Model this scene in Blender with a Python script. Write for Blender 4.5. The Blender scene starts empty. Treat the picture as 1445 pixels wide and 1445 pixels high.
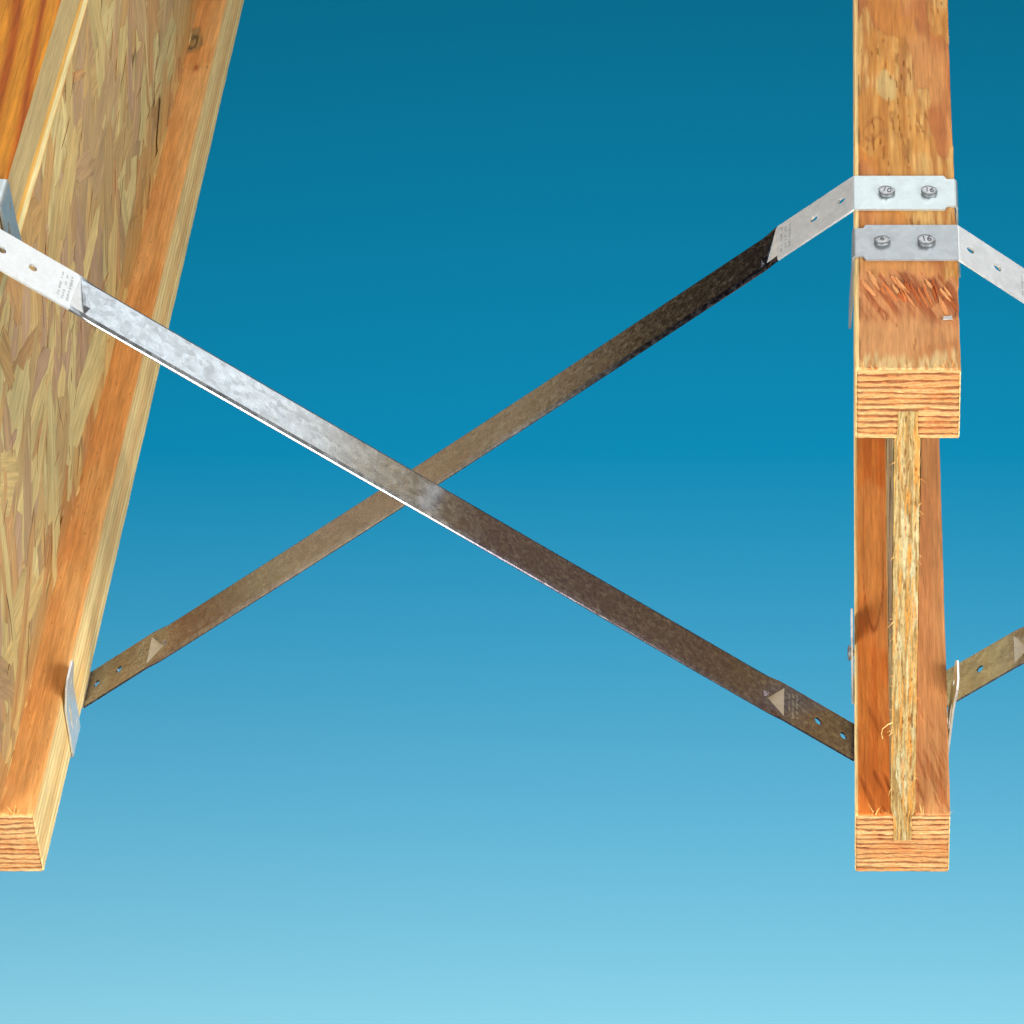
import bpy, math, random
import numpy as np
from mathutils import Vector, Matrix, Euler
from mathutils.geometry import delaunay_2d_cdt

scene = bpy.context.scene
COL = scene.collection

# ------------------------------------------------------------------ camera
# solved from the joist edges (1.75 x 1.5 in flanges, 11 7/8 in deep joists)
PITCH = 0.673837
cam_d = bpy.data.cameras.new('camera')
cam_d.sensor_width = 36.0
cam_d.lens = 5333.8 / 1445.0 * 36.0
cam_d.shift_x = (722.5 - 1195.8) / 1445.0
cam_d.shift_y = -(722.5 - 555.26) / 1445.0
cam_d.clip_start = 0.05
cam_d.clip_end = 100.0
cam = bpy.data.objects.new('camera', cam_d)
cam.location = (-0.003515, -1.252056, 1.288921)
cam.rotation_euler = (math.pi / 2 - PITCH, 0, 0)
COL.objects.link(cam)
scene.camera = cam

# ------------------------------------------------------------------ world: a dim, slightly warm studio
w = bpy.data.worlds.new('World')
scene.world = w
w.use_nodes = True
bg = w.node_tree.nodes['Background']
bg.inputs['Color'].default_value = (1.0, 0.88, 0.8, 1)
bg.inputs['Strength'].default_value = 0.04

# ------------------------------------------------------------------ lamps


def area(name, loc, target, sx, sy, power, color, spread=180):
    d = bpy.data.lights.new(name, 'AREA')
    d.shape = 'RECTANGLE'
    d.size, d.size_y = sx, sy
    d.energy = power
    d.color = color
    d.spread = math.radians(spread)
    o = bpy.data.objects.new(name, d)
    o.location = loc
    o.rotation_euler = (Vector(target) - Vector(loc)).to_track_quat('-Z', 'Y').to_euler()
    COL.objects.link(o)
    return o


# overhead softbox behind the work, then added fill lamps: front, side and low front
area('overhead_softbox', (0.0, 1.75, 1.80), (-0.15, 0.12, 0.2), 2.4, 1.6, 6.6, (1, 0.99, 0.97), 84)
area('added_front_fill', (1.70, -1.20, 1.45), (-0.32, 0.40, 0.12), 1.3, 1.3, 24, (1, 0.97, 0.93), 100)
area('added_side_fill', (-1.35, -1.55, 0.95), (-0.1, 0.15, 0.12), 1.1, 1.1, 12, (1, 0.97, 0.93), 70)
area('added_low_front_fill', (0.95, -1.75, 0.62), (-0.3, 0.35, 0.12), 0.7, 0.55, 5.0, (1, 0.97, 0.93), 80)
# added kicker behind to the right, placed to be reflected in the straps
area('added_strap_kicker', (1.15, 2.1, 0.95), (-0.1, 0.09, 0.2), 0.75, 0.60, 0.52, (0.92, 0.98, 1.0), 70)


def strip(name, y, h, tilt, power, color):
    d = bpy.data.lights.new(name, 'AREA')
    d.shape = 'RECTANGLE'
    d.size, d.size_y = 6.0, 0.12
    d.energy = power
    d.color = color
    o = bpy.data.objects.new(name, d)
    o.location = (-0.2, y, FLOOR + h)
    o.rotation_euler = (math.radians(tilt), 0, 0)
    COL.objects.link(o)


FLOOR = -2.5
# added strip lamps below the joists that put the gradient on the backdrop
strip('added_blue_strip', -3.0, 1.6, 10, 2040, (0.0, 0.82, 1.0))
strip('added_warm_strip', 0.0, 1.4, -22.7, 12000, (1.0, 0.0400, 0.0))

scene.view_settings.view_transform = 'Standard'
scene.view_settings.look = 'None'
scene.view_settings.exposure = 0.0
scene.view_settings.gamma = 1.0
scene.view_settings.use_curve_mapping = False

# ------------------------------------------------------------------ helpers


def lin(r, g, b):
    def f(c):
        c /= 255.0
        return c / 12.92 if c < .04045 else ((c + .055) / 1.055) ** 2.4
    return np.array([f(r), f(g), f(b)])


def hash2(ix, iy, seed):
    h = (ix.astype(np.int64) * 374761393 + iy.astype(np.int64) * 668265263 + seed * 974634777) & 0xffffffff
    h = ((h ^ (h >> 13)) * 1274126177) & 0xffffffff
    h = (h ^ (h >> 16)) & 0xffffffff
    return h / 4294967295.0


def vnoise(x, y, seed=0):
    x = np.asarray(x, float); y = np.asarray(y, float)
    x, y = np.broadcast_arrays(x, y)
    ix, iy = np.floor(x), np.floor(y)
    fx, fy = x - ix, y - iy
    fx = fx * fx * (3 - 2 * fx); fy = fy * fy * (3 - 2 * fy)
    a = hash2(ix, iy, seed); b = hash2(ix + 1, iy, seed)
    c = hash2(ix, iy + 1, seed); d = hash2(ix + 1, iy + 1, seed)
    return (a * (1 - fx) + b * fx) * (1 - fy) + (c * (1 - fx) + d * fx) * fy


def fbm(x, y, seed=0, o=4):
    t = 0; a = .5; s = 0
    for k in range(o):
        t = t + a * vnoise(np.asarray(x) * 2 ** k, np.asarray(y) * 2 ** k, seed + 17 * k); s += a; a *= .5
    return t / s


def sstep(a, b, x):
    t = np.clip((x - a) / (b - a), 0, 1)
    return t * t * (3 - 2 * t)


def mixc(c0, c1, m):
    m = np.asarray(m)[..., None]
    return c0 * (1 - m) + c1 * m


def link(name, me, mat, parent=None):
    o = bpy.data.objects.new(name, me)
    COL.objects.link(o)
    if mat is not None:
        me.materials.append(mat)
    if parent is not None:
        o.parent = parent
    return o


def mesh_np(name, V, F, C=None, smooth=True, angle=35):
    """V (n,3), F list of quads/tris arrays, C (n,3) linear colours"""
    me = bpy.data.meshes.new(name)
    V = np.asarray(V, np.float32)
    loops = np.concatenate([np.asarray(f, np.int32).ravel() for f in F])
    tot = np.concatenate([np.full(len(f), np.asarray(f).shape[1], np.int32) for f in F])
    st = np.concatenate([[0], np.cumsum(tot)[:-1]]).astype(np.int32)
    me.vertices.add(len(V)); me.vertices.foreach_set('co', V.ravel())
    me.loops.add(len(loops)); me.loops.foreach_set('vertex_index', loops)
    me.polygons.add(len(tot)); me.polygons.foreach_set('loop_start', st)
    me.update(calc_edges=True)
    me.validate()
    if C is not None:
        a = me.color_attributes.new('tint', 'FLOAT_COLOR', 'POINT')
        c4 = np.ones((len(V), 4), np.float32); c4[:, :3] = C
        a.data.foreach_set('color', c4.ravel())
    if smooth:
        me.polygons.foreach_set('use_smooth', np.ones(len(tot), bool))
        me.set_sharp_from_angle(angle=math.radians(angle))
    else:
        me.shade_flat()
    return me


def gridfaces(n, m, off=0, wrap=False):
    """n rows, m columns; wrap closes the columns"""
    i, j = np.meshgrid(np.arange(n - 1), np.arange(m if wrap else m - 1), indexing='ij')
    j2 = (j + 1) % m
    return (off + np.stack([i * m + j, i * m + j2, (i + 1) * m + j2, (i + 1) * m + j], -1)).reshape(-1, 4)


def tag(o, label=None, cat=None, group=None, kind=None):
    if label: o['label'] = label
    if cat: o['category'] = cat
    if group: o['group'] = group
    if kind: o['kind'] = kind
    return o


def empty(name, loc=(0, 0, 0)):
    o = bpy.data.objects.new(name, None)
    o.empty_display_size = 0.05
    o.location = loc
    COL.objects.link(o)
    return o


# ------------------------------------------------------------------ materials
class NT:
    def __init__(s, name):
        s.m = bpy.data.materials.new(name); s.m.use_nodes = True
        s.t = s.m.node_tree; s.n = s.t.nodes; s.b = s.n['Principled BSDF']

    def add(s, typ, **kw):
        n = s.n.new(typ)
        for k, v in kw.items():
            if k.startswith('i_'):
                n.inputs[k[2:].replace('_', ' ')].default_value = v
            else:
                setattr(n, k, v)
        return n

    def l(s, a, b):
        s.t.links.new(a, b)

    def coords(s, scale):
        tc = s.add('ShaderNodeTexCoord')
        mp = s.add('ShaderNodeMapping')
        mp.inputs['Scale'].default_value = scale
        s.l(tc.outputs['Object'], mp.inputs['Vector'])
        return mp.outputs['Vector']

    def noise(s, vec, scale, detail=4, rough=.55, dist=0):
        n = s.add('ShaderNodeTexNoise')
        n.inputs['Scale'].default_value = scale; n.inputs['Detail'].default_value = detail
        n.inputs['Roughness'].default_value = rough; n.inputs['Distortion'].default_value = dist
        s.l(vec, n.inputs['Vector'])
        return n.outputs['Fac']

    def maprange(s, v, a, b, c, d):
        n = s.add('ShaderNodeMapRange')
        n.inputs['From Min'].default_value = a; n.inputs['From Max'].default_value = b
        n.inputs['To Min'].default_value = c; n.inputs['To Max'].default_value = d
        s.l(v, n.inputs['Value'])
        return n.outputs['Result']

    def mul(s, col, fac):
        n = s.add('ShaderNodeMix', data_type='RGBA', blend_type='MULTIPLY')
        n.inputs['Factor'].default_value = 1
        s.l(col, n.inputs['A']); s.l(fac, n.inputs['B'])
        return n.outputs['Result']

    def bump(s, h, strength, dist=.001):
        n = s.add('ShaderNodeBump')
        n.inputs['Strength'].default_value = strength; n.inputs['Distance'].default_value = dist
        s.l(h, n.inputs['Height']); s.l(n.outputs['Normal'], s.b.inputs['Normal'])


def tint_wood(name, scale, lo, hi, bump, rough=.62):
    """the pieces' own colours (attribute) with fine fibre streaks"""
    k = NT(name)
    at = k.add('ShaderNodeAttribute', attribute_name='tint')
    v = k.coords(scale)
    n1 = k.noise(v, 1.0, 5, .62)
    v2 = k.coords((scale[0] * .3, scale[1] * .3, scale[2] * .3))
    n2 = k.noise(v2, 1.0, 3, .5)
    f1 = k.maprange(n1, .3, .7, lo, hi)
    f2 = k.maprange(n2, .3, .7, .93, 1.06)
    c = k.mul(k.mul(at.outputs['Color'], f1), f2)
    k.l(c, k.b.inputs['Base Color'])
    k.b.inputs['Roughness'].default_value = rough
    k.b.inputs['Specular IOR Level'].default_value = .3
    k.bump(n1, bump, .0006)
    return k.m


M_LVL = tint_wood('laminated_veneer_face', (800, 50, 800), .74, 1.18, .6)
M_END = tint_wood('laminated_veneer_end_grain', (500, 700, 1100), .76, 1.18, .7, .7)
M_OSBE = tint_wood('strand_board_cut_edge', (1500, 900, 420), .72, 1.2, .8, .75)
M_FIB = tint_wood('wood_fibre', (900, 120, 900), .9, 1.1, .2, .7)


def strand_material():
    k = NT('strand_board_flakes')
    at = k.add('ShaderNodeAttribute', attribute_name='tint')
    ag = k.add('ShaderNodeAttribute', attribute_name='grain')
    mp = k.add('ShaderNodeMapping'); mp.inputs['Scale'].default_value = (30, 420, 3)
    k.l(ag.outputs['Vector'], mp.inputs['Vector'])
    n1 = k.noise(mp.outputs['Vector'], 1.0, 6, .68, .25)
    mp2 = k.add('ShaderNodeMapping'); mp2.inputs['Scale'].default_value = (14, 110, 3)
    k.l(ag.outputs['Vector'], mp2.inputs['Vector'])
    n2 = k.noise(mp2.outputs['Vector'], 1.0, 4, .6, .6)
    c = k.mul(k.mul(at.outputs['Color'], k.maprange(n1, .30, .64, .66, 1.16)), k.maprange(n2, .3, .65, .84, 1.08))
    # resin-browned streaks
    f = k.maprange(n2, .60, .72, 0, .55)
    mx = k.add('ShaderNodeMix', data_type='RGBA')
    k.l(f, mx.inputs['Factor']); k.l(c, mx.inputs['A']); mx.inputs['B'].default_value = (*lin(186, 122, 62), 1)
    k.l(mx.outputs['Result'], k.b.inputs['Base Color'])
    k.b.inputs['Roughness'].default_value = .6
    k.b.inputs['Specular IOR Level'].default_value = .35
    k.bump(n1, .5, .0005)
    return k.m


M_STRAND = strand_material()


def metal(name, base, lo, hi, r0, r1, metallic=1.0, painted_refl=None, smin=.5, smax=.62):
    k = NT(name)
    v = k.coords((1, 1, 1))
    vo = k.add('ShaderNodeTexVoronoi', feature='F1')
    vo.inputs['Scale'].default_value = 330
    k.l(v, vo.inputs['Vector'])
    sep = k.add('ShaderNodeSeparateColor'); k.l(vo.outputs['Color'], sep.inputs['Color'])
    n = k.noise(v, 140, 5, .65, .6)
    n2 = k.noise(v, 900, 3, .6)
    s1 = k.maprange(sep.outputs[0], 0, 1, lo, hi)
    s2 = k.maprange(n, .3, .7, lo, 1.03)
    s3 = k.maprange(n2, .3, .7, .95, 1.05)
    rgb = k.add('ShaderNodeRGB'); rgb.outputs[0].default_value = (*base, 1)
    c = k.mul(k.mul(k.mul(rgb.outputs[0], s1), s2), s3)
    if painted_refl is not None:            # dark reflections painted into the colour by an attribute: rgb tint, alpha amount
        at = k.add('ShaderNodeAttribute', attribute_name='dark_refl')
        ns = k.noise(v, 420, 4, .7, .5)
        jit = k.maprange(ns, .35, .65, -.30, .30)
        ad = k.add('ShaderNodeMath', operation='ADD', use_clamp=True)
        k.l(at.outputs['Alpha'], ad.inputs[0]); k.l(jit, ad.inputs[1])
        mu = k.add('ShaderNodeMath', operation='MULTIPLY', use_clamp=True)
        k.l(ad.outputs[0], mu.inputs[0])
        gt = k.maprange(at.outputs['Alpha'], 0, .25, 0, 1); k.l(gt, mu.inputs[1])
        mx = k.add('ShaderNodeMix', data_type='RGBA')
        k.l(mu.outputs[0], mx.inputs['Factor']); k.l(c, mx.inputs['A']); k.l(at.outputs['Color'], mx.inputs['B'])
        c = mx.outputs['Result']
    k.l(c, k.b.inputs['Base Color'])
    k.b.inputs['Metallic'].default_value = metallic
    r = k.maprange(n, .3, .7, r0, r1)
    k.l(r, k.b.inputs['Roughness'])
    k.bump(n, .12, .0004)
    return k.m


M_ZINC = metal('galvanised_steel', (.84, .88, .90), .92, 1.0, .30, .46, .5)
M_PLATE = metal('bright_galvanised_steel', (.52, .60, .62), .92, 1.0, .34, .46, .7)
M_DULL = metal('dull_galvanised_steel', (.38, .42, .45), .88, 1.0, .34, .48, .6)
M_LEG = metal('galvanised_steel_painted_reflections', (.58, .62, .66), .72, 1.0, .18, .36, .88, painted_refl=True)
M_NAIL = metal('dull_nail_steel', (.54, .57, .60), .75, 1.0, .30, .5, .85)
M_MARK = metal('stamped_mark_steel', (.10, .10, .11), .8, 1.0, .5, .6, .3)
M_CHIP = metal('bright_fleck', (.5, .5, .49), .8, 1.0, .4, .5, .4)

k = NT('backdrop_paper')
k.b.inputs['Base Color'].default_value = (.025, .50, .80, 1)
k.b.inputs['Roughness'].default_value = .95
k.b.inputs['Specular IOR Level'].default_value = 0
M_BACK = k.m

# ------------------------------------------------------------------ backdrop sheet
V = [(-7, 1.5, FLOOR), (7, 1.5, FLOOR), (7, 12, FLOOR), (-7, 12, FLOOR)]
back = link('backdrop', mesh_np('backdrop', V, [np.array([[0, 1, 2, 3]])], smooth=False), M_BACK)
tag(back, kind='structure')

# ------------------------------------------------------------------ joists
W, H, FT = .04445, .302, .0381
S = .42678                      # spacing of the joists
LEN = 2.4
WEB = .0103
GROOVE = .016
rng = np.random.default_rng(7)

TAN = lin(214, 158, 92); PINK = lin(203, 128, 84); ORANGE = lin(206, 122, 48)
DEEP = lin(180, 86, 26); RUST = lin(150, 66, 18); CREAM = lin(238, 205, 142)
PALE = lin(226, 196, 134); OLIVE = lin(186, 164, 116); DARK = lin(84, 44, 18)


def ply_field(x, z, seed, n=11):
    """layer coordinate of the veneers, wavy, with the odd scarf line"""
    q = z / FT * n
    q = q + .55 * (fbm(x * 40 + 3, z * 90, seed, 3) - .5) + .22 * (vnoise(x * 220, z * 300, seed + 5) - .5)
    q = q + .5 * sstep(.45, .55, fbm(x * 26, z * 60 + 7, seed + 9, 2)) * (x / W - .5)
    return q


def ply_colour(q, x, seed, light=lin(216, 184, 126), mid=lin(194, 140, 82), line=lin(108, 38, 10), lw=.25):
    k = np.floor(q)
    f = q - k
    r = hash2(k, np.zeros_like(k), seed)
    base = mixc(light, mid, np.clip(r * .9, 0, 1))
    base = base * (1 - .14 * f[..., None])
    lwv = lw * (.35 + 1.1 * vnoise(x * 130, k * 7.3, seed + 3))
    d = np.minimum(f, 1 - f)
    m = 1 - sstep(lwv * .55, lwv * 1.2, d)
    strength = .6 + .4 * vnoise(x * 260, k * 3.1, seed + 4)
    return mixc(base, line, m * strength), m * strength


KNOT = (.0302, .653)


def face_colour(side, a, y, z, style, seed):
    """a: across the face (m), y: along the joist"""
    g = fbm(a * 420, y * 16, seed + 1, 4)          # grain streaks
    blot = fbm(a * 34 + 2, y * 15, seed + 2, 4)
    if side in ('left', 'right'):
        q = z / FT * 8 + .35 * (fbm(y * 6, z * 60, seed + 11, 3) - .5)
        if style == 'far_top':
            c = mixc(lin(190, 168, 118), lin(176, 150, 104), sstep(.4, .6, g))
            c = mixc(c, lin(232, 176, 78), sstep(.36, .30, z / FT) * .9)
            c = mixc(c, lin(240, 224, 164), sstep(.24, .18, z / FT) * sstep(.02, .08, z / FT))  # pale bottom plies, with the light caught on the edge painted in
            c = mixc(c, lin(226, 150, 60), sstep(.05, .0, z / FT))
        else:
            k = np.floor(q)
            r = hash2(k, np.zeros_like(k), seed + 21)
            c = 1.1 * mixc(lin(254, 232, 166), lin(238, 196, 124), r)
            f = np.abs(q - k - .5)
            c = mixc(c, lin(204, 140, 72), sstep(.34, .5, f) * (.35 + .5 * vnoise(y * 30, k * 5, seed)))
        c = mixc(c, c * .82, sstep(.55, .75, g))
        rel = (g - .5) * .0002
        return c, rel
    if style == 'right_top':
        fine = fbm(a * 1100, y * 60, seed + 32, 3)
        # peeled veneer: smooth reddish islands inside rough pale wood, with ragged edges
        e1 = fbm(a * 42 + 2.3, y * 13 + 1.1, seed + 2, 3) + .06 * (fbm(a * 300, y * 130, seed + 33, 3) - .5)
        rough = sstep(.485, .505, e1)
        smooth_c = mixc(lin(208, 142, 78), lin(186, 112, 56), sstep(.35, .65, fbm(a * 80, y * 22, seed + 34, 3)))
        rough_c = mixc(lin(222, 174, 102), lin(184, 122, 58), sstep(.36, .62, .6 * g + .4 * fine))
        c = mixc(smooth_c, rough_c, rough)
        edge = np.exp(-((e1 - .495) / .008) ** 2)
        c = mixc(c, lin(170, 98, 46), edge * .35)
        o = sstep(.55, .68, fbm(a * 60, y * 30, seed + 31, 3))
        c = mixc(c, lin(204, 134, 48), o * .55)
        pale = sstep(.9, .6, np.sqrt(((a - .0155) / .0075) ** 2 + ((y - .213) / .014) ** 2) + 1.5 * (fbm(a * 150, y * 80, seed + 35, 3) - .5))
        c = mixc(c, lin(204, 180, 118), pale * .65)
        dash = sstep(.62, .70, fbm(a * 900 + 5 * vnoise(a * 60, y * 30, seed), y * 95, seed + 41, 3)) * rough * sstep(.42, .6, vnoise(a * 110, y * 60, seed + 42))
        c = mixc(c, lin(138, 74, 28), dash * .4)
        # swirl round a small knot
        kd = np.sqrt(((a - .0085) / .0042) ** 2 + ((y - .178) / .0085) ** 2)
        sw = np.exp(-((kd - 1 - .25 * np.sin(np.arctan2(y - .178, (a - .0085) * 2) * 2)) / .16) ** 2)
        c = mixc(c, lin(160, 88, 30), sw * .55)
        # torn band near the end: scalloped upper edge, smooth below
        tl = .066 - .20 * (a - .02) + .007 * (vnoise(a * 330, a * 0, seed + 8) - .5) + .004 * np.abs(np.sin(a * 520 + 2))
        torn = sstep(tl, tl - .0012, y)
        st = fbm(a * 560 + y * 240, y * 46 - a * 20, seed + 51, 3)
        band = torn * sstep(.028, .046, y + .012 * (vnoise(a * 240, y * 0, seed + 6) - .5))
        low = mixc(lin(208, 148, 92), lin(194, 128, 74), sstep(.35, .65, fbm(a * 60 + 4, y * 40, seed + 52, 3)))
        c = mixc(c, low, torn)
        c = mixc(c, mixc(lin(208, 140, 86), lin(160, 78, 32), sstep(.46, .64, st)), band * .8)
        fr = sstep(.013, .006, y + .012 * (fbm(a * 260, y * 60, seed + 61, 2) - .5))
        c = mixc(c, mixc(lin(222, 192, 134), lin(196, 140, 80), sstep(.42, .62, fbm(a * 700, y * 90, seed + 62, 3))), fr * .85)
        c = mixc(c, lin(92, 44, 18), np.exp(-((a - .0017) / .00045) ** 2) * .75 * sstep(.3, .55, vnoise(a * 0, y * 70, seed + 95)))
        rel = (g - .5) * .0004 * (.2 + rough) + rough * .00025 - dash * .0005 + (st - .5) * .0010 * band - torn * .0002
        return c * .88, rel
    if style == 'far_top':
        q = a * 60 + .9 * fbm(a * 22 + 4, y * 3.2, seed + 3, 3) * 4 - 1.6 * np.sin(y * 7 + 1)
        f = np.abs((q % 1) - .5) * 2
        c = mixc(lin(220, 144, 40), lin(172, 84, 12), sstep(.3, .95, f))
        f3 = np.abs(((q * 3.3 + .3 * g) % 1) - .5) * 2
        c = mixc(c, c * .78, sstep(.6, .95, f3) * .7)
        c = mixc(c, c * .84, sstep(.45, .7, g))
        return c * .92, (g - .5) * .0002
    if style == 'right_bottom':
        half = sstep(W * .5 - .002, W * .5 + .002, a)
        c0 = mixc(lin(226, 136, 58), lin(214, 118, 46), sstep(.3, .7, g))
        c0 = mixc(c0, lin(230, 152, 80), sstep(.48, .62, blot) * .8)
        e = np.abs(a - .0095) / .0046
        arch = (y - .128) / .09 - .16 * e * e * 2
        fl = .8 * np.exp(-((arch - .0) / .03) ** 2) * (y > .118) * sstep(1.3, .9, e) + .45 * np.exp(-((e - 1.0 - .1 * np.sin(y * 40)) / .10) ** 2) * sstep(.13, .15, y) * sstep(.30, .2, y)
        c0 = mixc(c0, lin(138, 48, 8), np.clip(fl, 0, 1) * .85)
        c1 = mixc(lin(206, 148, 92), lin(194, 130, 78), sstep(.3, .7, g))
        c1 = mixc(c1, lin(206, 138, 86), sstep(.45, .6, blot) * .6)
        c = mixc(c0, c1, half)
        cr = sstep(.66, .74, fbm(a * 600 + y * 160, y * 50, seed + 71, 2)) * sstep(.12, .02, y)
        c = mixc(c, lin(156, 72, 24), cr * .5)
        return c, (g - .5) * .0003 - cr * .0003
    # left joist, bottom flange
    c = mixc(lin(218, 164, 100), lin(206, 146, 82), sstep(.32, .66, fbm(a * 90, y * 10, seed + 5, 3)))
    c = mixc(c, lin(204, 136, 70), sstep(.50, .66, blot) * .6)
    c = mixc(c, c * .9, sstep(.5, .7, g))
    # a knot and its dark pitch streak
    kx, ky = KNOT
    d = np.sqrt(((a - kx) / .0062) ** 2 + ((y - ky) / .013) ** 2) + .7 * (fbm(a * 190, y * 90, seed + 44, 3) - .5)
    ring = .5 + .5 * np.sin(d * 11 + 5 * fbm(a * 260, y * 130, seed, 3))
    kn = sstep(1.25, .7, d)
    c = mixc(c, mixc(lin(150, 124, 76), lin(84, 70, 44), ring), kn * .95)
    c = mixc(c, lin(150, 76, 30), np.exp(-((a - kx - .006) / .0015) ** 2 - ((y - ky + .028) / .004) ** 2) + .8 * sstep(.0035, .0015, np.abs(a - kx + .0075 + .002 * np.sin(y * 90))) * sstep(ky - .075, ky - .04, y) * sstep(ky + .06, ky + .02, y) * sstep(.4, .6, vnoise(a * 300, y * 60, seed + 3)))
    c = c * 1.24
    sp = sstep(.93, .97, vnoise(a * 700, y * 420, seed + 91)) * .5
    c = mixc(c, lin(130, 76, 34), sp)
    return c, (g - .5) * .00022 - kn * .0004 * ring


def loop_profile():
    """rounded rectangle W x FT, counter-clockwise seen from the end; returns pts, side, normals"""
    r = .0011
    pts, sides, nrm = [], [], []

    def seg(p0, p1, n, side, step=.0009):
        m = max(2, int(np.hypot(p1[0] - p0[0], p1[1] - p0[1]) / step))
        for t in np.linspace(0, 1, m, endpoint=False):
            pts.append((p0[0] + (p1[0] - p0[0]) * t, p0[1] + (p1[1] - p0[1]) * t)); sides.append(side); nrm.append(n)

    def arc(c, a0, side):
        for k in range(3):
            a = math.radians(a0 + 30 * k)
            pts.append((c[0] + r * math.cos(a), c[1] + r * math.sin(a))); sides.append(side); nrm.append((math.cos(a), math.sin(a)))
    seg((r, 0), (W - r, 0), (0, -1), 'bottom', .004); arc((W - r, r), -90, 'right')
    seg((W, r), (W, FT - r), (1, 0), 'right'); arc((W - r, FT - r), 0, 'top')
    seg((W - r, FT), (r, FT), (0, 1), 'top', .0006); arc((r, FT - r), 90, 'left')
    seg((0, FT - r), (0, r), (-1, 0), 'left'); arc((r, r), 180, 'left')
    return np.array(pts), np.array(sides), np.array(nrm)


PROF = loop_profile()



def flange(style, seed):
    P, sides, nrm = PROF
    ys = np.concatenate([[.0003, .0010], np.arange(.002, .74, .0016), np.geomspace(.742, LEN, 40)])
    m, n = len(P), len(ys)
    X = np.broadcast_to(P[:, 0], (n, m)).copy(); Z = np.broadcast_to(P[:, 1], (n, m)).copy()
    Y = np.broadcast_to(ys[:, None], (n, m)).copy()
    C = np.zeros((n, m, 3)); rel = np.zeros((n, m))
    for sd in ('bottom', 'right', 'top', 'left'):
        s = sides == sd
        a = P[s, 0][None, :] + 0 * ys[:, None]
        c, r_ = face_colour('top' if sd in ('top', 'bottom') else sd, a, Y[:, s], Z[:, s], style, seed + (0 if sd != 'bottom' else 400))
        C[:, s] = c; rel[:, s] = r_
    # wandering arrises
    wob = (fbm(ys * 60, 0 * ys, seed + 77, 3) - .5) * .0006
    rel = rel + wob[:, None] * .5
    X += nrm[:, 0] * rel; Z += nrm[:, 1] * rel
    # tiny chamfer towards the sawn end
    X[0] -= nrm[:, 0] * .0005; Z[0] -= nrm[:, 1] * .0005
    V = np.stack([X, Y, Z], -1).reshape(-1, 3)
    F = [gridfaces(n, m, 0, True)]
    # far cap
    back_ = np.arange((n - 1) * m, n * m)
    cv = len(V); V = np.vstack([V, [[W / 2, LEN, FT / 2]]])
    C2 = np.vstack([C.reshape(-1, 3), [CREAM]])
    F.append(np.stack([back_, np.roll(back_, -1), np.full(m, cv)], 1))
    return mesh_np('flange', V, F, C2)


def flange_end(seed, n_ply=12):
    nx, nz = 170, 170
    ins = .00045
    x = np.linspace(ins, W - ins, nx); z = np.linspace(ins, FT - ins, nz)
    Z, X = np.meshgrid(z, x, indexing='ij')
    warp = .55 * (fbm(X * 34 + seed, Z * 110, seed, 2) - .5) + .16 * (fbm(X * 260, Z * 420, seed + 5, 2) - .5)
    q = Z / FT * n_ply + warp + .5 * (X / W - .5) * (fbm(X * 0 + .5, Z * 160, seed + 6, 2) - .5) * 4
    c, m = ply_colour(q, X, seed)
    # latewood lines that run out at a shallow angle inside the veneers
    q2 = Z / FT * n_ply * 2.3 + (X / W - .5) * 5.0 * (fbm(X * 30, Z * 120, seed + 71, 2) - .5) * 2 + 1.1 * warp
    f2 = np.abs(q2 - np.floor(q2) - .5)
    m2 = sstep(.36, .46, f2) * sstep(.42, .6, fbm(X * 80, Z * 260, seed + 72, 3))
    c = mixc(c, lin(166, 84, 34), m2 * .7)
    st = fbm(X * 330, Z * 900, seed + 15, 3)
    c = mixc(c, lin(196, 128, 66), sstep(.5, .72, st) * .4)
    red = sstep(.52, .68, fbm(X * 60, Z * 120, seed + 25, 3))
    c = mixc(c, lin(186, 108, 52), red * .3)
    Y = .0002 + m * .00075 + m2 * .0003 + (st - .5) * .0006 - .0004
    e = np.minimum.reduce([X, W - X, Z, FT - Z])
    Y = Y + sstep(.0012, .0004, e) * .0006
    V = np.stack([X, Y, Z], -1).reshape(-1, 3)
    F = gridfaces(nz, nx)
    return mesh_np('end_grain', V, [F], c.reshape(-1, 3), angle=80)


def fibres(seed, n, lo, hi, place):
    """thin curled wood fibres, joined"""
    r = np.random.default_rng(seed)
    V, F, C = [], [], []
    for k in range(n):
        p, d, up = place(r)
        d = np.array(d, float); d /= np.linalg.norm(d); up = np.array(up, float)
        sd = np.cross(d, up); sd /= np.linalg.norm(sd) + 1e-9
        L = r.uniform(lo, hi); wd = r.uniform(.00012, .00038)
        cur = r.uniform(-.35, .5); lift = r.uniform(.05, .5)
        col = mixc(lin(238, 196, 122), lin(206, 120, 48), np.array(r.uniform()))
        b = len(V)
        ns = 5
        for i in range(ns):
            t = i / (ns - 1)
            q = np.array(p) + d * L * t + sd * cur * L * t * t + up * L * lift * t * t
            w_ = wd * (1 - .8 * t)
            for s_, u_ in ((-1, 0), (0, 1), (1, 0)):
                V.append(q + sd * w_ * s_ + up * w_ * .8 * u_); C.append(col)
        for i in range(ns - 1):
            for j in range(3):
                j2 = (j + 1) % 3
                F.append((b + i * 3 + j, b + i * 3 + j2, b + i * 3 + 3 + j2, b + i * 3 + 3 + j))
    return mesh_np('fibres', V, [np.array(F)], np.array(C), smooth=False)


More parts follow.
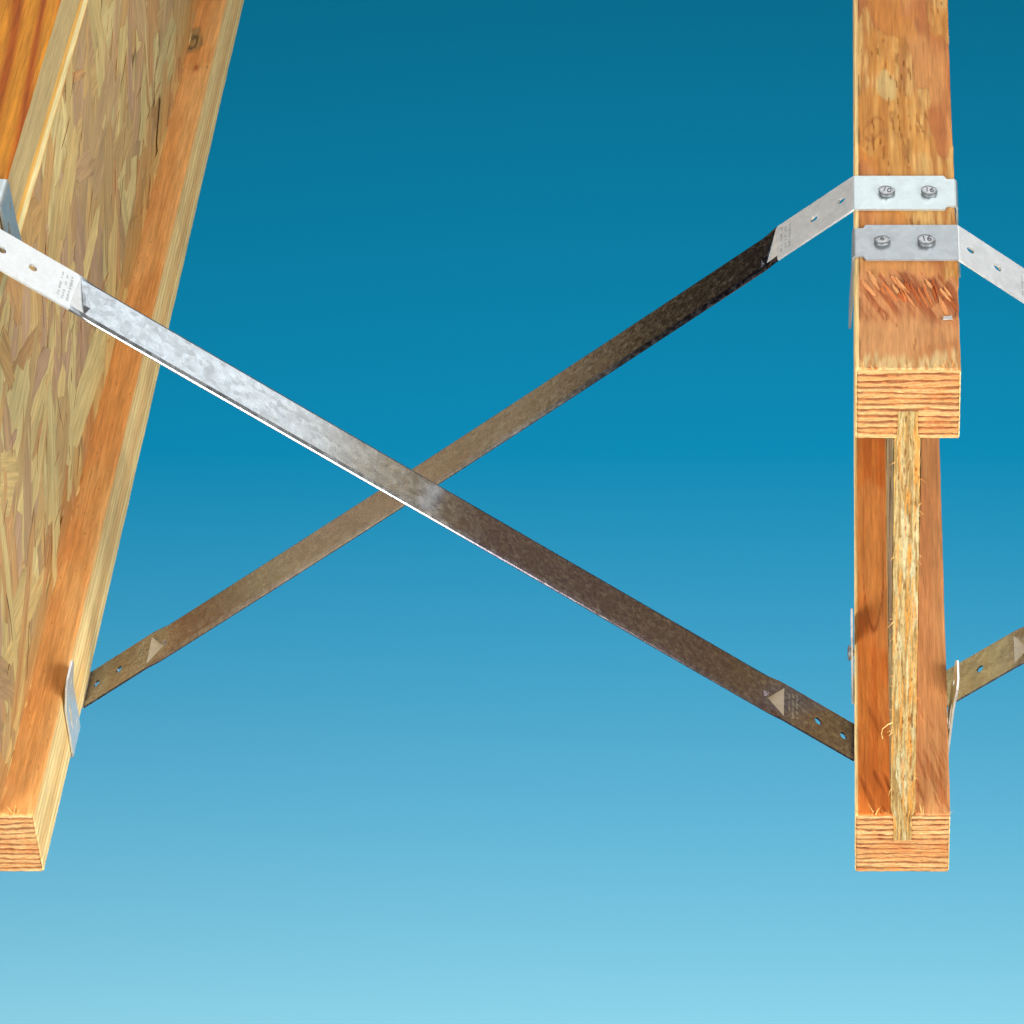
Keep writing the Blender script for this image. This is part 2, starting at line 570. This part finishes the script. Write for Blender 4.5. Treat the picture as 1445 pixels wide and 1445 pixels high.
def web_core(seed):
    """tapered strand board sheet with its ragged sawn end"""
    z0, z1 = FT - GROOVE, H - FT + GROOVE
    hw0 = WEB / 2 + .0007
    # end face grid
    nz, nx = 330, 44
    z = np.linspace(z0, z1, nz)
    half = hw0 * (1 - .23 * (sstep(FT + .006, FT - .002, z) + sstep(H - FT - .001, H - FT + .004, z)))
    t = np.linspace(-1, 1, nx)
    T_, Zg = np.meshgrid(t, z)
    edge = half[:, None] + np.where(np.abs(T_) > .9, 1, 0) * (fbm(Zg * 500, T_ * 3 + 9, seed, 3) - .5) * .0006
    X = W / 2 + T_ * edge
    lay = fbm(T_ * 3.0 + .6 * fbm(Zg * 60, T_ * 0, seed + 2, 3), Zg * 55, seed + 1, 4)
    fine = fbm(T_ * 9 + 3.0 * fbm(Zg * 40, T_ * 1.5, seed + 8, 3), Zg * 70, seed + 3, 4)
    c = mixc(lin(184, 162, 110), lin(148, 118, 68), sstep(.4, .62, fine))
    c = mixc(c, lin(196, 194, 156), sstep(.56, .66, lay) * .6)
    c = mixc(c, lin(206, 142, 62), sstep(.56, .68, fbm(T_ * 7 + 2 * vnoise(Zg * 50, T_, seed), Zg * 60, seed + 5, 3)) * .8)
    pit = sstep(.72, .82, fbm(T_ * 9 + 3, Zg * 210, seed + 6, 2))
    c = mixc(c, lin(132, 78, 28), pit * .85)
    c = mixc(c, lin(216, 176, 98), sstep(.86, .97, np.abs(T_)) * .7)
    Y = -.0007 + (fine - .5) * .0005 + pit * .0004 + sstep(.93, 1, np.abs(T_)) * .0005
    X[:, 0] = X[:, 1]; X[:, -1] = X[:, -2]; Y[:, 0] = Y[:, -1] = .004
    V = np.stack([X, Y, Zg], -1).reshape(-1, 3)
    return mesh_np('cut_end', V, [gridfaces(nz, nx)], c.reshape(-1, 3), angle=80)


def web_sheet():
    z0, z1 = FT - GROOVE, H - FT + GROOVE
    zz = np.array([z0, FT - .002, FT + .006, H - FT - .004, H - FT + .002, z1])
    hh = WEB / 2 * np.array([.77, .77, 1, 1, .77, .77])
    V = []
    ys = np.concatenate([np.linspace(.0002, 1.0, 120), np.linspace(1.02, LEN, 30)])
    for y in ys:
        for z, h in zip(zz, hh): V.append((W / 2 - h, y, z))
        for z, h in zip(zz[::-1], hh[::-1]): V.append((W / 2 + h, y, z))
    n = 12
    F = gridfaces(len(ys), n, 0, True)[:, ::-1]
    V = np.array(V)
    C = np.tile(lin(168, 132, 84), (len(V), 1))
    return mesh_np('web', V, [F], C, smooth=False)


STRAND_COLS = [lin(200, 168, 114), lin(192, 162, 112), lin(186, 156, 114), lin(182, 150, 112), lin(206, 184, 128),
               lin(202, 176, 120), lin(196, 158, 102), lin(210, 192, 138), lin(190, 148, 98), lin(184, 152, 122)]


def strand(r, cy, cz, L, wd, ang, lift, side, near):
    """one flat wood strand pressed on the web; returns V, F, C, G (grain coordinates)"""
    ns = 9
    d = np.array([math.cos(ang), math.sin(ang)]); p = np.array([-d[1], d[0]])
    col = STRAND_COLS[r.integers(len(STRAND_COLS))] * np.array([1.07, 1.06, .97]) * r.uniform(.9, 1.06)
    col2 = col * r.uniform(.86, 1.04)
    if near and r.random() < .45:
        col = mixc(col, lin(200, 128, 58), np.array(r.uniform(.3, .9)))
    V, C, F, G = [], [], [], []
    ph = r.uniform(0, 9)
    bend = r.uniform(-.05, .05)
    k0, k1 = r.uniform(2.5, 9.0, 2)
    sk0, sk1 = r.uniform(-.9, .9, 2)
    off0 = r.uniform(0, 50)
    for i in range(ns):
        t = i / (ns - 1) * 2 - 1
        taper = min(1, (1 - abs(t)) * (k0 if t < 0 else k1) + .10)
        w_ = wd / 2 * taper
        off = math.sin(ph + t * 2) * wd * .08 + bend * L * t * t
        sk = (sk0 if t < 0 else sk1) * abs(t)
        for j, s_ in enumerate((-1, -.95, .0, .95, 1)):
            jag = s_ * r.uniform(0, .10) * wd * taper if abs(s_) >= .9 else 0
            tt = t * L / 2 + sk * s_ * min(wd, L * .4) * .5
            q = np.array([cy, cz]) + d * tt + p * (s_ * w_ + off + jag * (abs(s_) == 1))
            q[1] = min(max(q[1], FT + .0006), H - FT - .0006)
            q[0] = max(q[0], .0006)
            h = WEB / 2 + lift + .000022 * i + .000009 * j - (.00010 if abs(s_) == 1 else 0)
            V.append((W / 2 + side * h, q[0], q[1]))
            C.append(mixc(col, col2, np.array((j / 4.0))) * (.84 if abs(s_) == 1 else 1))
            G.append((tt + off0, s_ * w_ + off, off0))
    for i in range(ns - 1):
        for j in range(4):
            a = i * 5 + j
            for f in ((a, a + 5, a + 6), (a, a + 6, a + 1)):
                p0, p1, p2 = (V[q] for q in f)       # every face looks outwards
                nx = (p1[1] - p0[1]) * (p2[2] - p0[2]) - (p1[2] - p0[2]) * (p2[1] - p0[1])
                F.append(f if nx * side > 0 else f[::-1])
    return V, F, C, G


def strand_mesh(name, V, F, C, G):
    me = mesh_np(name, V, [np.array(F)], np.array(C), smooth=False)
    at = me.attributes.new('grain', 'FLOAT_VECTOR', 'POINT')
    at.data.foreach_set('vector', np.asarray(G, np.float32).ravel())
    return me


def strands(web, side, seed, count, singles):
    r = np.random.default_rng(seed)
    items = []
    for k in range(count):
        lay = k / count
        big = r.random()
        L = r.uniform(.05, .115) if big > .25 else r.uniform(.02, .06)
        wd = r.uniform(.009, .030) if big > .25 else r.uniform(.0025, .008)
        cy = r.uniform(-.01, 1.0) if r.random() > .3 else r.uniform(-.01, .5)
        cz = r.uniform(FT, H - FT)
        ang = r.normal(.55, .50)
        if r.random() < .12: ang = r.uniform(-.9, 1.6)
        near = abs(cz - FT) < .03
        items.append((L * wd, strand(r, cy, cz, L, wd, ang, .0002 + .0007 * lay, side, near), lay))
    order = sorted(range(count), key=lambda i: -items[i][0] * (1 if items[i][2] > .6 else .1))
    single = set(order[:singles])
    V, F, C, G = [], [], [], []
    for i, (ar, (v, f, c, g), lay) in enumerate(items):
        if i in single:
            link('strand', strand_mesh('strand', v, f, c, g), M_STRAND, web)
        else:
            b = len(V); V += v; C += c; G += g; F += [tuple(b + q for q in ff) for ff in f]
    o = link('small_strands', strand_mesh('small_strands', V, F, C, G), M_STRAND, web)
    o['kind'] = 'stuff'
    # thin bark slivers and slits between strands
    V, F, C, G = [], [], [], []
    for k in range(int(count * .11)):
        L = r.uniform(.006, .030); wd = r.uniform(.0003, .0009)
        cy = r.uniform(.0, .8); cz = r.uniform(FT, H - FT)
        v, f, c, g = strand(r, cy, cz, L, wd, r.normal(.55, .45), .00094, side, False)
        col = [lin(92, 58, 32), lin(130, 78, 36), lin(176, 108, 48), lin(150, 98, 50)][r.integers(4)]
        b = len(V); V += v; C += [col] * len(v); G += g; F += [tuple(b + q for q in ff) for ff in f]
    o = link('bark_slivers', strand_mesh('bark_slivers', V, F, C, G), M_STRAND, web)
    o['kind'] = 'stuff'


def groove_lip(seed, x, z):
    """ragged pale lip of fibre where the web enters a flange"""
    ys = np.concatenate([np.arange(.0, .9, .0016), np.geomspace(.905, LEN, 30)])
    h = .0005 + .0011 * fbm(ys * 210, 0 * ys, seed, 3) ** 1.5
    wdt = .0006 + .0018 * fbm(ys * 120, 0 * ys + 3, seed + 1, 3) ** 2
    V, C = [], []
    cc = mixc(lin(226, 190, 122), lin(190, 122, 56), sstep(.4, .65, fbm(ys * 90, 0 * ys, seed + 2, 3)))
    for y, a, b, c in zip(ys, h, wdt, cc):
        V += [(x - .001, y, z + a * 1.6), (x + b * .45, y, z + a), (x + b, y, z - .0004)]; C += [c, c * 1.05, c * .8]
    return mesh_np('groove_lip', V, [gridfaces(len(ys), 3)], np.array(C), angle=80)


def joist(x0, label, top_style, bot_style, seed, sides):
    t = empty('wood_i_joist', (x0, 0, 0))
    tag(t, label, 'joist', 'wood I-joists')
    for nm, style, z, sd in (('top_flange', top_style, H - FT, seed), ('bottom_flange', bot_style, 0, seed + 100)):
        f = link(nm, flange(style, sd), M_LVL, t)
        f.location.z = z
        e = link('end_grain', flange_end(sd + 50), M_END, f)

        def place(r, top=True):
            a = r.uniform(.001, W - .001)
            return (a, r.uniform(-.0002, .002), FT + .0001), (r.uniform(-.6, .6), r.uniform(-.2, 1), r.uniform(.0, .5)), (0, 0, 1)
        fb = link('frayed_fibres', fibres(sd + 3, 26 if nm == 'bottom_flange' else 14, .0012, .0042, place), M_FIB, f)
        fb['kind'] = 'stuff'
    web = link('web', web_sheet(), M_FIB, t)
    link('cut_end', web_core(seed + 200), M_OSBE, web)

    def place2(r):
        s = r.choice([-1, 1])
        return (W / 2 + s * WEB / 2, -.0005, r.uniform(FT + .004, H - FT - .004)), (s * r.uniform(.2, 1), -.3, r.uniform(-1, 1)), (0, -1, 0)
    fb = link('frayed_fibres', fibres(seed + 9, 30, .001, .0035, place2), M_FIB, web)
    fb['kind'] = 'stuff'
    for side, count, singles in sides:
        link('groove_lip', groove_lip(seed + side, W / 2 + WEB * .48, FT), M_FIB, web) if side > 0 else None
        strands(web, side, seed + 300 + side, count, singles)
    return t


jr = joist(0.0, 'wood I-joist shown end-on, its web rising between two striped laminated flanges', 'right_top', 'right_bottom', 11,
           [(-1, 260, 40), (1, 260, 40)])
jl = joist(-S, 'wood I-joist with the broad strand-board side of its web in view', 'far_top', 'left_bottom', 23,
           [(1, 1250, 280), (-1, 220, 30)])

# torn slivers on the top of the right joist, near its end
tf = [c for c in jr.children if c.name.startswith('top_flange')][0]
r = np.random.default_rng(5)
for k in range(26):
    a = r.uniform(.003, .041)
    y = .064 - .20 * (a - .02) + r.uniform(-.012, .004)
    L = r.uniform(.006, .017); wd = r.uniform(.0005, .0013)
    d = np.array([r.uniform(.15, .55), -1.0]); d /= np.linalg.norm(d); p = np.array([d[1], -d[0]])
    V, C = [], []
    col = [lin(196, 118, 66), lin(170, 90, 44), lin(204, 138, 86), lin(208, 150, 96)][r.integers(4)]
    n = 6
    for i in range(n):
        t = i / (n - 1)
        for s_, u in ((-1, .0), (0, 1.0), (1, .0)):
            ww = wd * math.sin(math.pi * min(1, .12 + .88 * t)) ** .7
            q = np.array([a, y]) + d * L * t + p * ww * s_
            q[0] = min(max(q[0], .0012), W - .0012)
            V.append((q[0], q[1], FT - .0002 + u * (.0004 + .0009 * (1 - t))))
            C.append(col if s_ else col * 1.1)
    F = []
    for i in range(n - 1):
        for j in range(2):
            b = i * 3 + j
            F.append((b, b + 1, b + 4, b + 3))
    link('torn_sliver', mesh_np('torn_sliver', V, [np.array(F)], np.array(C)), M_FIB, tf)

# bright fleck on that face
V = []
for (x, y, z) in ((.0374, .0342, 0), (.0416, .0346, 0), (.0413, .0368, 0), (.0377, .0362, 0)):
    V += [(x, y, FT), (x * .98 + .0008, y * .98 + .0007, FT + .0006)]
F = np.array([[1, 3, 5, 7], [0, 2, 3, 1], [2, 4, 5, 3], [4, 6, 7, 5], [6, 0, 1, 7]])
link('bright_fleck', mesh_np('bright_fleck', V, [F], smooth=False), M_CHIP, tf)

# one long curled fibre beside the right joist's web
wb = [c for c in jr.children if c.name.startswith('web')][0]
pts = [Vector((W / 2 - WEB / 2, -.0008, .098)), Vector((.0150, -.0015, .0975)), Vector((.0125, -.0018, .095)), Vector((.0120, -.0016, .0915)), Vector((.0126, -.0014, .0885))]
V, F = [], []
for i, q in enumerate(pts):
    for kk in range(4):
        a = math.pi / 2 * kk
        V.append((q.x + 0.00014 * math.cos(a), q.y + .00014 * math.sin(a) * .5, q.z + .00022 * math.sin(a)))
F = gridfaces(len(pts), 4, 0, True)
link('curled_fibre', mesh_np('curled_fibre', V, [F], np.tile(lin(240, 206, 130), (len(V), 1))), M_FIB, wb)

# ------------------------------------------------------------------ bridging straps
SW = .0255                     # strap width
YN, YF = .089, .1265           # the two lines of bridging along the joists
TH = .0010


def fillet_path(pts, rad, step=.0006):
    P = [Vector(p) for p in pts]
    out = [P[0].copy()]
    marks = []
    for i in range(1, len(P) - 1):
        a, b, c = P[i - 1], P[i], P[i + 1]
        d0 = (b - a).normalized(); d1 = (c - b).normalized()
        ang = d0.angle(d1)
        t = min(rad[i] * math.tan(ang / 2), .45 * (b - a).length, .45 * (c - b).length)
        s, e = b - d0 * t, b + d1 * t
        n = max(2, int(math.degrees(ang) / 9))
        arc = []
        for k in range(n + 1):
            u = k / n
            arc.append((s * (1 - u) + b * u) * (1 - u) + (b * (1 - u) + e * u) * u)
        marks.append((len(out), len(out) + n))
        out += arc
    out.append(P[-1].copy())
    d = [0.0]
    for i in range(1, len(out)):
        d.append(d[-1] + (out[i] - out[i - 1]).length)
    return np.array([(p.x, p.y) for p in out]), np.array(d), marks


def circle(cu, cv, r, n=14, ru=None):
    ru = ru or r
    return [(cu + ru * math.cos(2 * math.pi * i / n), cv + r * math.sin(2 * math.pi * i / n)) for i in range(n)]


def inside(poly, x, y):
    c = False; n = len(poly)
    for i in range(n):
        x0, y0 = poly[i]; x1, y1 = poly[i - 1]
        if (y0 > y) != (y1 > y) and x < (x1 - x0) * (y - y0) / (y1 - y0) + x0: c = not c
    return c


def nail_mesh(r0=.0038, h=.0017):
    """round flat head with a slightly domed top, hammered rim and a shank"""
    prof = [(0, h), (r0 * .55, h * .99), (r0 * .88, h * .90), (r0, h * .70), (r0 * .98, h * .15), (r0 * .86, 0), (.0017, -.0002), (.0017, -.014), (0, -.018)]
    n = 28
    V, F = [], []
    for i, (r_, z) in enumerate(prof):
        for k_ in range(n):
            a = 2 * math.pi * k_ / n
            wob = 1 + (.03 * math.sin(3 * a + 1) + .02 * math.sin(5 * a) if i in (3, 4) else 0)
            V.append((r_ * wob * math.cos(a), r_ * wob * math.sin(a), z))
    for i in range(len(prof) - 1):
        for k_ in range(n):
            k2 = (k_ + 1) % n
            F.append((i * n + k_, (i + 1) * n + k_, (i + 1) * n + k2, i * n + k2))
    return mesh_np('nail', V, [np.array(F)], angle=40)


NAIL = nail_mesh()


def text_mesh(txt, size):
    cu = bpy.data.curves.new('mark', 'FONT')
    cu.body = txt; cu.size = size; cu.align_x = 'CENTER'; cu.align_y = 'CENTER'
    cu.extrude = size * .03
    o = bpy.data.objects.new('tmp', cu); COL.objects.link(o)
    bpy.context.view_layer.update()
    me = bpy.data.meshes.new_from_object(o.evaluated_get(bpy.context.evaluated_depsgraph_get()))
    bpy.data.objects.remove(o); bpy.data.curves.remove(cu)
    return me


def strap(label, xa, slant, yc, nails, nail_text, plate=None, tip_top=.002, tip_bot=.0045, kink=.5, sag=0.0, seed=0, low_nail=False, dark_refl=None):
    """slant -1: from the top of the joist at xa down to the right ('\\'); +1: mirrored, down to the left.
    Works in local x measured from the joist's far side; mirrored by sign."""
    o = .0009
    T = [(-o - tip_top, H - .042), (-o - tip_top * .25, H - .020), (-o, H + o), (W + .0006, H + o)]
    B = [(S - .0004, -o), (S + W + o, -o), (S + W + o + tip_bot * kink, .030), (S + W + o + tip_bot, .0480)]
    pts = T + B
    rad = [0, .03, .0016, .0018, .0018, .0016, .02, 0]
    path, d, marks = fillet_path(pts, rad)
    total = d[-1]
    # arc length of the corner points
    ub = [0.5 * (d[a] + d[b]) for a, b in marks]      # kinkT, bendT, edgeT, edgeB, bendB, kinkB
    u_tb, u_te, u_be, u_bb = ub[1], ub[2], ub[3], ub[4]
    hw, ht = SW / 2, .0102
    nt = .0052
    outline = [(0, -ht + .004), (0, ht - .004), (.004, ht), (u_tb + nt - .0012, ht), (u_tb + nt, hw),
               (u_bb - nt, hw), (u_bb - nt + .0012, ht), (total - .004, ht), (total, ht - .004), (total, -ht + .004),
               (total - .004, -ht), (u_bb - nt + .0012, -ht), (u_bb - nt, -hw), (u_tb + nt, -hw), (u_tb + nt - .0012, -ht), (.004, -ht)]
    holes = []
    for s_ in (1, -1):
        e = u_te if s_ > 0 else u_be
        for q in (.0068, .0225):
            holes.append(circle(e + s_ * q, 0, .0021))
        b = u_tb if s_ > 0 else u_bb
        holes.append(circle(b - s_ * .010, .0048, .0018))
        holes.append(circle(b - s_ * .021, -.0038, .0021, 16, .0088))
        holes.append(circle(b - s_ * .038, .002, .0016))
    # facets where the flat ends turn into the stiffened middle
    dt, db = u_te + .0445, u_be - .0445
    tri_t = [(dt + .0005, .0112), (dt - .0012, -.0098), (dt + .0068, -.0098)]
    tri_b = [(db + .001, .0098), (db + .001, -.0104), (db - .0095, -.0030)]
    tris = [tri_t, tri_b]
    us = set()
    for a, b in marks:
        for k_ in range(a, b + 1): us.add(round(float(d[k_]), 6))
    for u in np.arange(.003, total, .004): us.add(round(float(u), 6))
    for q in np.linspace(-.004, .018, 8): us.add(round(float(dt + q), 6)); us.add(round(float(db - q), 6))
    fold = .0104
    verts, edges = [], []

    def addloop(lp):
        b = len(verts)
        for q in lp: verts.append(Vector(q))
        n = len(lp)
        for i in range(n): edges.append((b + i, b + (i + 1) % n))
    addloop(outline)
    for h_ in holes: addloop(h_)
    for t_ in tris: addloop(t_)
    for u in sorted(us):
        wide = (u > u_tb + nt) and (u < u_bb - nt)
        lim = hw if wide else ht
        for v in (-hw, -.0121, -fold, -.0048, 0, .0048, fold, .0121, hw):
            if abs(v) > lim: continue
            if not wide and abs(v) > .0060: continue
            if not wide and (u < .0035 or u > total - .0035): continue
            if any(inside(h_, u, v) for h_ in holes) or any(inside(t_, u, v) for t_ in tris): continue
            if min(abs(u - q) + abs(v - w_) for h_ in holes for q, w_ in h_) < .0005: continue
            verts.append(Vector((u, v)))
        if not wide and .0045 < u < total - .0045 and not (u_tb + nt - .0016 < u < u_tb + nt + .0004) and not (u_bb - nt - .0004 < u < u_bb - nt + .0016):
            verts.append(Vector((u, ht))); verts.append(Vector((u, -ht)))
    ov, oe, of, *_ = delaunay_2d_cdt([q * 1000 for q in verts], edges, [], 0, 1e-5)
    ov = [q / 1000 for q in ov]
    faces = []
    part = []
    for f in of:
        cx = sum(ov[i][0] for i in f) / len(f); cy = sum(ov[i][1] for i in f) / len(f)
        if not inside(outline, cx, cy) or any(inside(h_, cx, cy) for h_ in holes): continue
        pid = 'dimple' if inside(tri_t, cx, cy) else 'dimple_b' if inside(tri_b, cx, cy) else \
            'top_tab' if cx < u_tb else 'top_plate' if cx < u_te else 'flat_end' if cx < dt else 'diagonal_leg' if cx < db else 'flat_end_b' if cx < u_be else 'bottom_plate' if cx < u_bb else 'bottom_tab'
        faces.append(f); part.append(pid)
    xs, zs = path[:, 0], path[:, 1]
    tx, tz = np.gradient(xs, d), np.gradient(zs, d)

    def pos(u, v):
        x = np.interp(u, d, xs); z = np.interp(u, d, zs)
        a = np.interp(u, d, tx); b = np.interp(u, d, tz); L = math.hypot(a, b); a /= L; b /= L
        nx, nz = -b, a                         # outward side of the sheet
        y = v; h = 0.0
        m = float(sstep(dt - .001, dt + .010, u) * sstep(db + .001, db - .010, u))
        if m > 0:
            av = abs(v)
            if av > fold:
                e1 = min(av, .0121) - fold; e2 = max(av - .0121, 0)
                t1, t2 = math.radians(24) * m, math.radians(36) * m
                y = math.copysign(fold + e1 * math.cos(t1) + e2 * math.cos(t2), v)
                h = -e1 * math.sin(t1) - e2 * math.sin(t2)
        # a slight bow along the leg
        if u_te < u < u_be:
            t = (u - u_te) / (u_be - u_te)
            z -= sag * math.sin(math.pi * t)
        # pressed facets
        return x + nx * h, y, z + nz * h, nx, nz
    press = {}
    press[tuple(np.round(tri_t[2], 6))] = -.0013
    press[tuple(np.round(tri_b[2], 6))] = -.0032
    P3 = []
    for q in ov:
        x, y, z, nx, nz = pos(q[0], q[1])
        for key, hh in press.items():
            if abs(q[0] - key[0]) < 2e-5 and abs(q[1] - key[1]) < 2e-5:
                x += nx * hh; z += nz * hh
        P3.append((x, y, z))
    root = empty('bridging_strap', (xa + (0 if slant < 0 else W), yc, 0))
    tag(root, label, 'metal strap', 'steel bridging straps')
    sg = 1 if slant < 0 else -1
    made = {}
    for pid in ('top_tab', 'top_plate', 'flat_end', 'flat_end_b', 'diagonal_leg', 'bottom_plate', 'bottom_tab', 'dimple', 'dimple_b'):
        fs = [f for f, p in zip(faces, part) if p == pid]
        if not fs: continue
        idx = sorted({i for f in fs for i in f}); mp = {i: k_ for k_, i in enumerate(idx)}
        Vv = [(sg * P3[i][0], P3[i][1], P3[i][2]) for i in idx]
        Ff = [tuple(mp[i] for i in f) for f in fs]
        if sg < 0: Ff = [f[::-1] for f in Ff]
        me = mesh_np(pid, Vv, [np.array(Ff)], smooth=False)
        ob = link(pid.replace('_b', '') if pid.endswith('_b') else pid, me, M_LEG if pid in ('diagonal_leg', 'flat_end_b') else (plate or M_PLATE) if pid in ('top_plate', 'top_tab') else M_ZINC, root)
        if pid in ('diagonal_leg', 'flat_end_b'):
            at = me.color_attributes.new('dark_refl', 'FLOAT_COLOR', 'POINT')  # dark reflections along the leg, painted per vertex
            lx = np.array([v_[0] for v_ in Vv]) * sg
            refl = np.zeros((len(Vv), 4), np.float32)
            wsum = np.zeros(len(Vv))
            if dark_refl:
                for (x0, x1, x2, x3, rgb, amt) in dark_refl:
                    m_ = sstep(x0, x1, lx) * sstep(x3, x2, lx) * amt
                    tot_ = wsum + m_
                    refl[:, :3] = (refl[:, :3] * wsum[:, None] + m_[:, None] * np.array(rgb)) / np.maximum(tot_, 1e-6)[:, None]
                    wsum = tot_; refl[:, 3] = np.maximum(refl[:, 3], m_)
            at.data.foreach_set('color', refl.ravel())
        so = ob.modifiers.new('sheet', 'SOLIDIFY'); so.thickness = TH; so.offset = 0
        made[pid] = ob
    # nails through the top plate
    for (lx, ly), txt in zip(nails, nail_text):
        nl = link('nail', NAIL, None, root)
        if not NAIL.materials: NAIL.materials.append(M_NAIL)
        nl.location = (sg * lx, ly, H + o + TH * .5 + .0003)
        rr = random.Random(seed + int(lx * 9000))
        nl.rotation_euler = (rr.uniform(-.16, .08), rr.uniform(-.12, .12), rr.uniform(-.5, .5)); nl.scale = [rr.uniform(.95, 1.08)] * 2 + [rr.uniform(.8, 1.25)]
        mk = link('head_mark', text_mesh(txt, .0044), M_MARK, nl)
        mk.location = (0, 0, .00172)
        mk.rotation_euler = (0, 0, -nl.rotation_euler.z + rr.uniform(-.35, .15))
    if low_nail:
        nl = link('nail', NAIL, None, root)
        nl.location = (sg * (S + W + o + TH * .5 + .0002 + tip_bot * .3), .0002, .024); nl.rotation_euler = (0, sg * math.pi / 2, 0)
    # stamped rows of tiny characters beside the facets
    rr = random.Random(seed)
    for e, sgn, host in ((dt, -1, 'flat_end'), (db, 1, 'flat_end_b')):
        V, F = [], []
        for row in range(3):
            u0 = e + sgn * (.0035 + row * .0024)
            v = -.0085
            while v < .0085:
                wv = rr.uniform(.0005, .0012); hu = rr.uniform(.0006, .0013)
                if rr.random() < .8:
                    x, y, z, nx, nz = pos(u0, v)
                    x2, y2, z2, _, _ = pos(u0 + hu, v + wv)
                    q = TH / 2 + .00006
                    b = len(V)
                    V += [(sg * (x + nx * q), y, z + nz * q), (sg * (x + nx * q), y2, z + nz * q), (sg * (x2 + nx * q), y2, z2 + nz * q), (sg * (x2 + nx * q), y, z2 + nz * q)]
                    F.append((b, b + 1, b + 2, b + 3))
                v += wv + rr.uniform(.0003, .0008)
        link('stamped_marks', mesh_np('stamped_marks', V, [np.array(F)], smooth=False), M_STAMP, made[host])
    return root


M_STAMP = metal('stamped_lettering', (.60, .63, .65), .85, 1.0, .45, .55, .6)

strap('steel strap with dark reflections painted on its upper leg, nailed across the top of the end-on joist', 0.0, 1, YF, [(W - .0140, -.0007), (W - .0330, -.0007)], ['10', '16'], sag=.0022, seed=1, dark_refl=[(.0, .02, .11, .27, (.022, .019, .030), .95), (.12, .26, .30, .40, (.46, .40, .40), .5), (.30, .36, .43, .47, (.22, .17, .18), .6)])
strap('steel strap crossing in front of its partner, from strand-board joist top to end-on joist foot', -S, -1, YN, [(.0128, 0), (.0321, 0)], ['16', '10'], seed=2, dark_refl=[(.215, .26, .5, .6, (.16, .14, .185), .85)])
strap('steel strap with two dark-rimmed nails, nearer the sawn end of the joist top', 0.0, -1, YN, [(.0118, -.0006), (.0311, -.0006)], ['6', '16'], plate=M_DULL, seed=3, tip_top=.0016)
strap('steel strap ending under the foot of the end-on joist, rising away from both joists', S, 1, YF, [(W - .0140, 0), (W - .0330, 0)], ['16', '10'], seed=4, tip_bot=.0005, low_nail=True)
strap('steel strap whose slotted tab hangs down the strand-board joist from its top', -S, 1, YF, [(W - .0140, 0), (W - .0330, 0)], ['10', '16'], seed=5)
strap('steel strap whose slotted tab stands up against the lower flange of the strand-board joist', -2 * S, -1, YN, [(.0118, 0), (.0311, 0)], ['16', '10'], seed=6, tip_bot=.003, kink=.1)
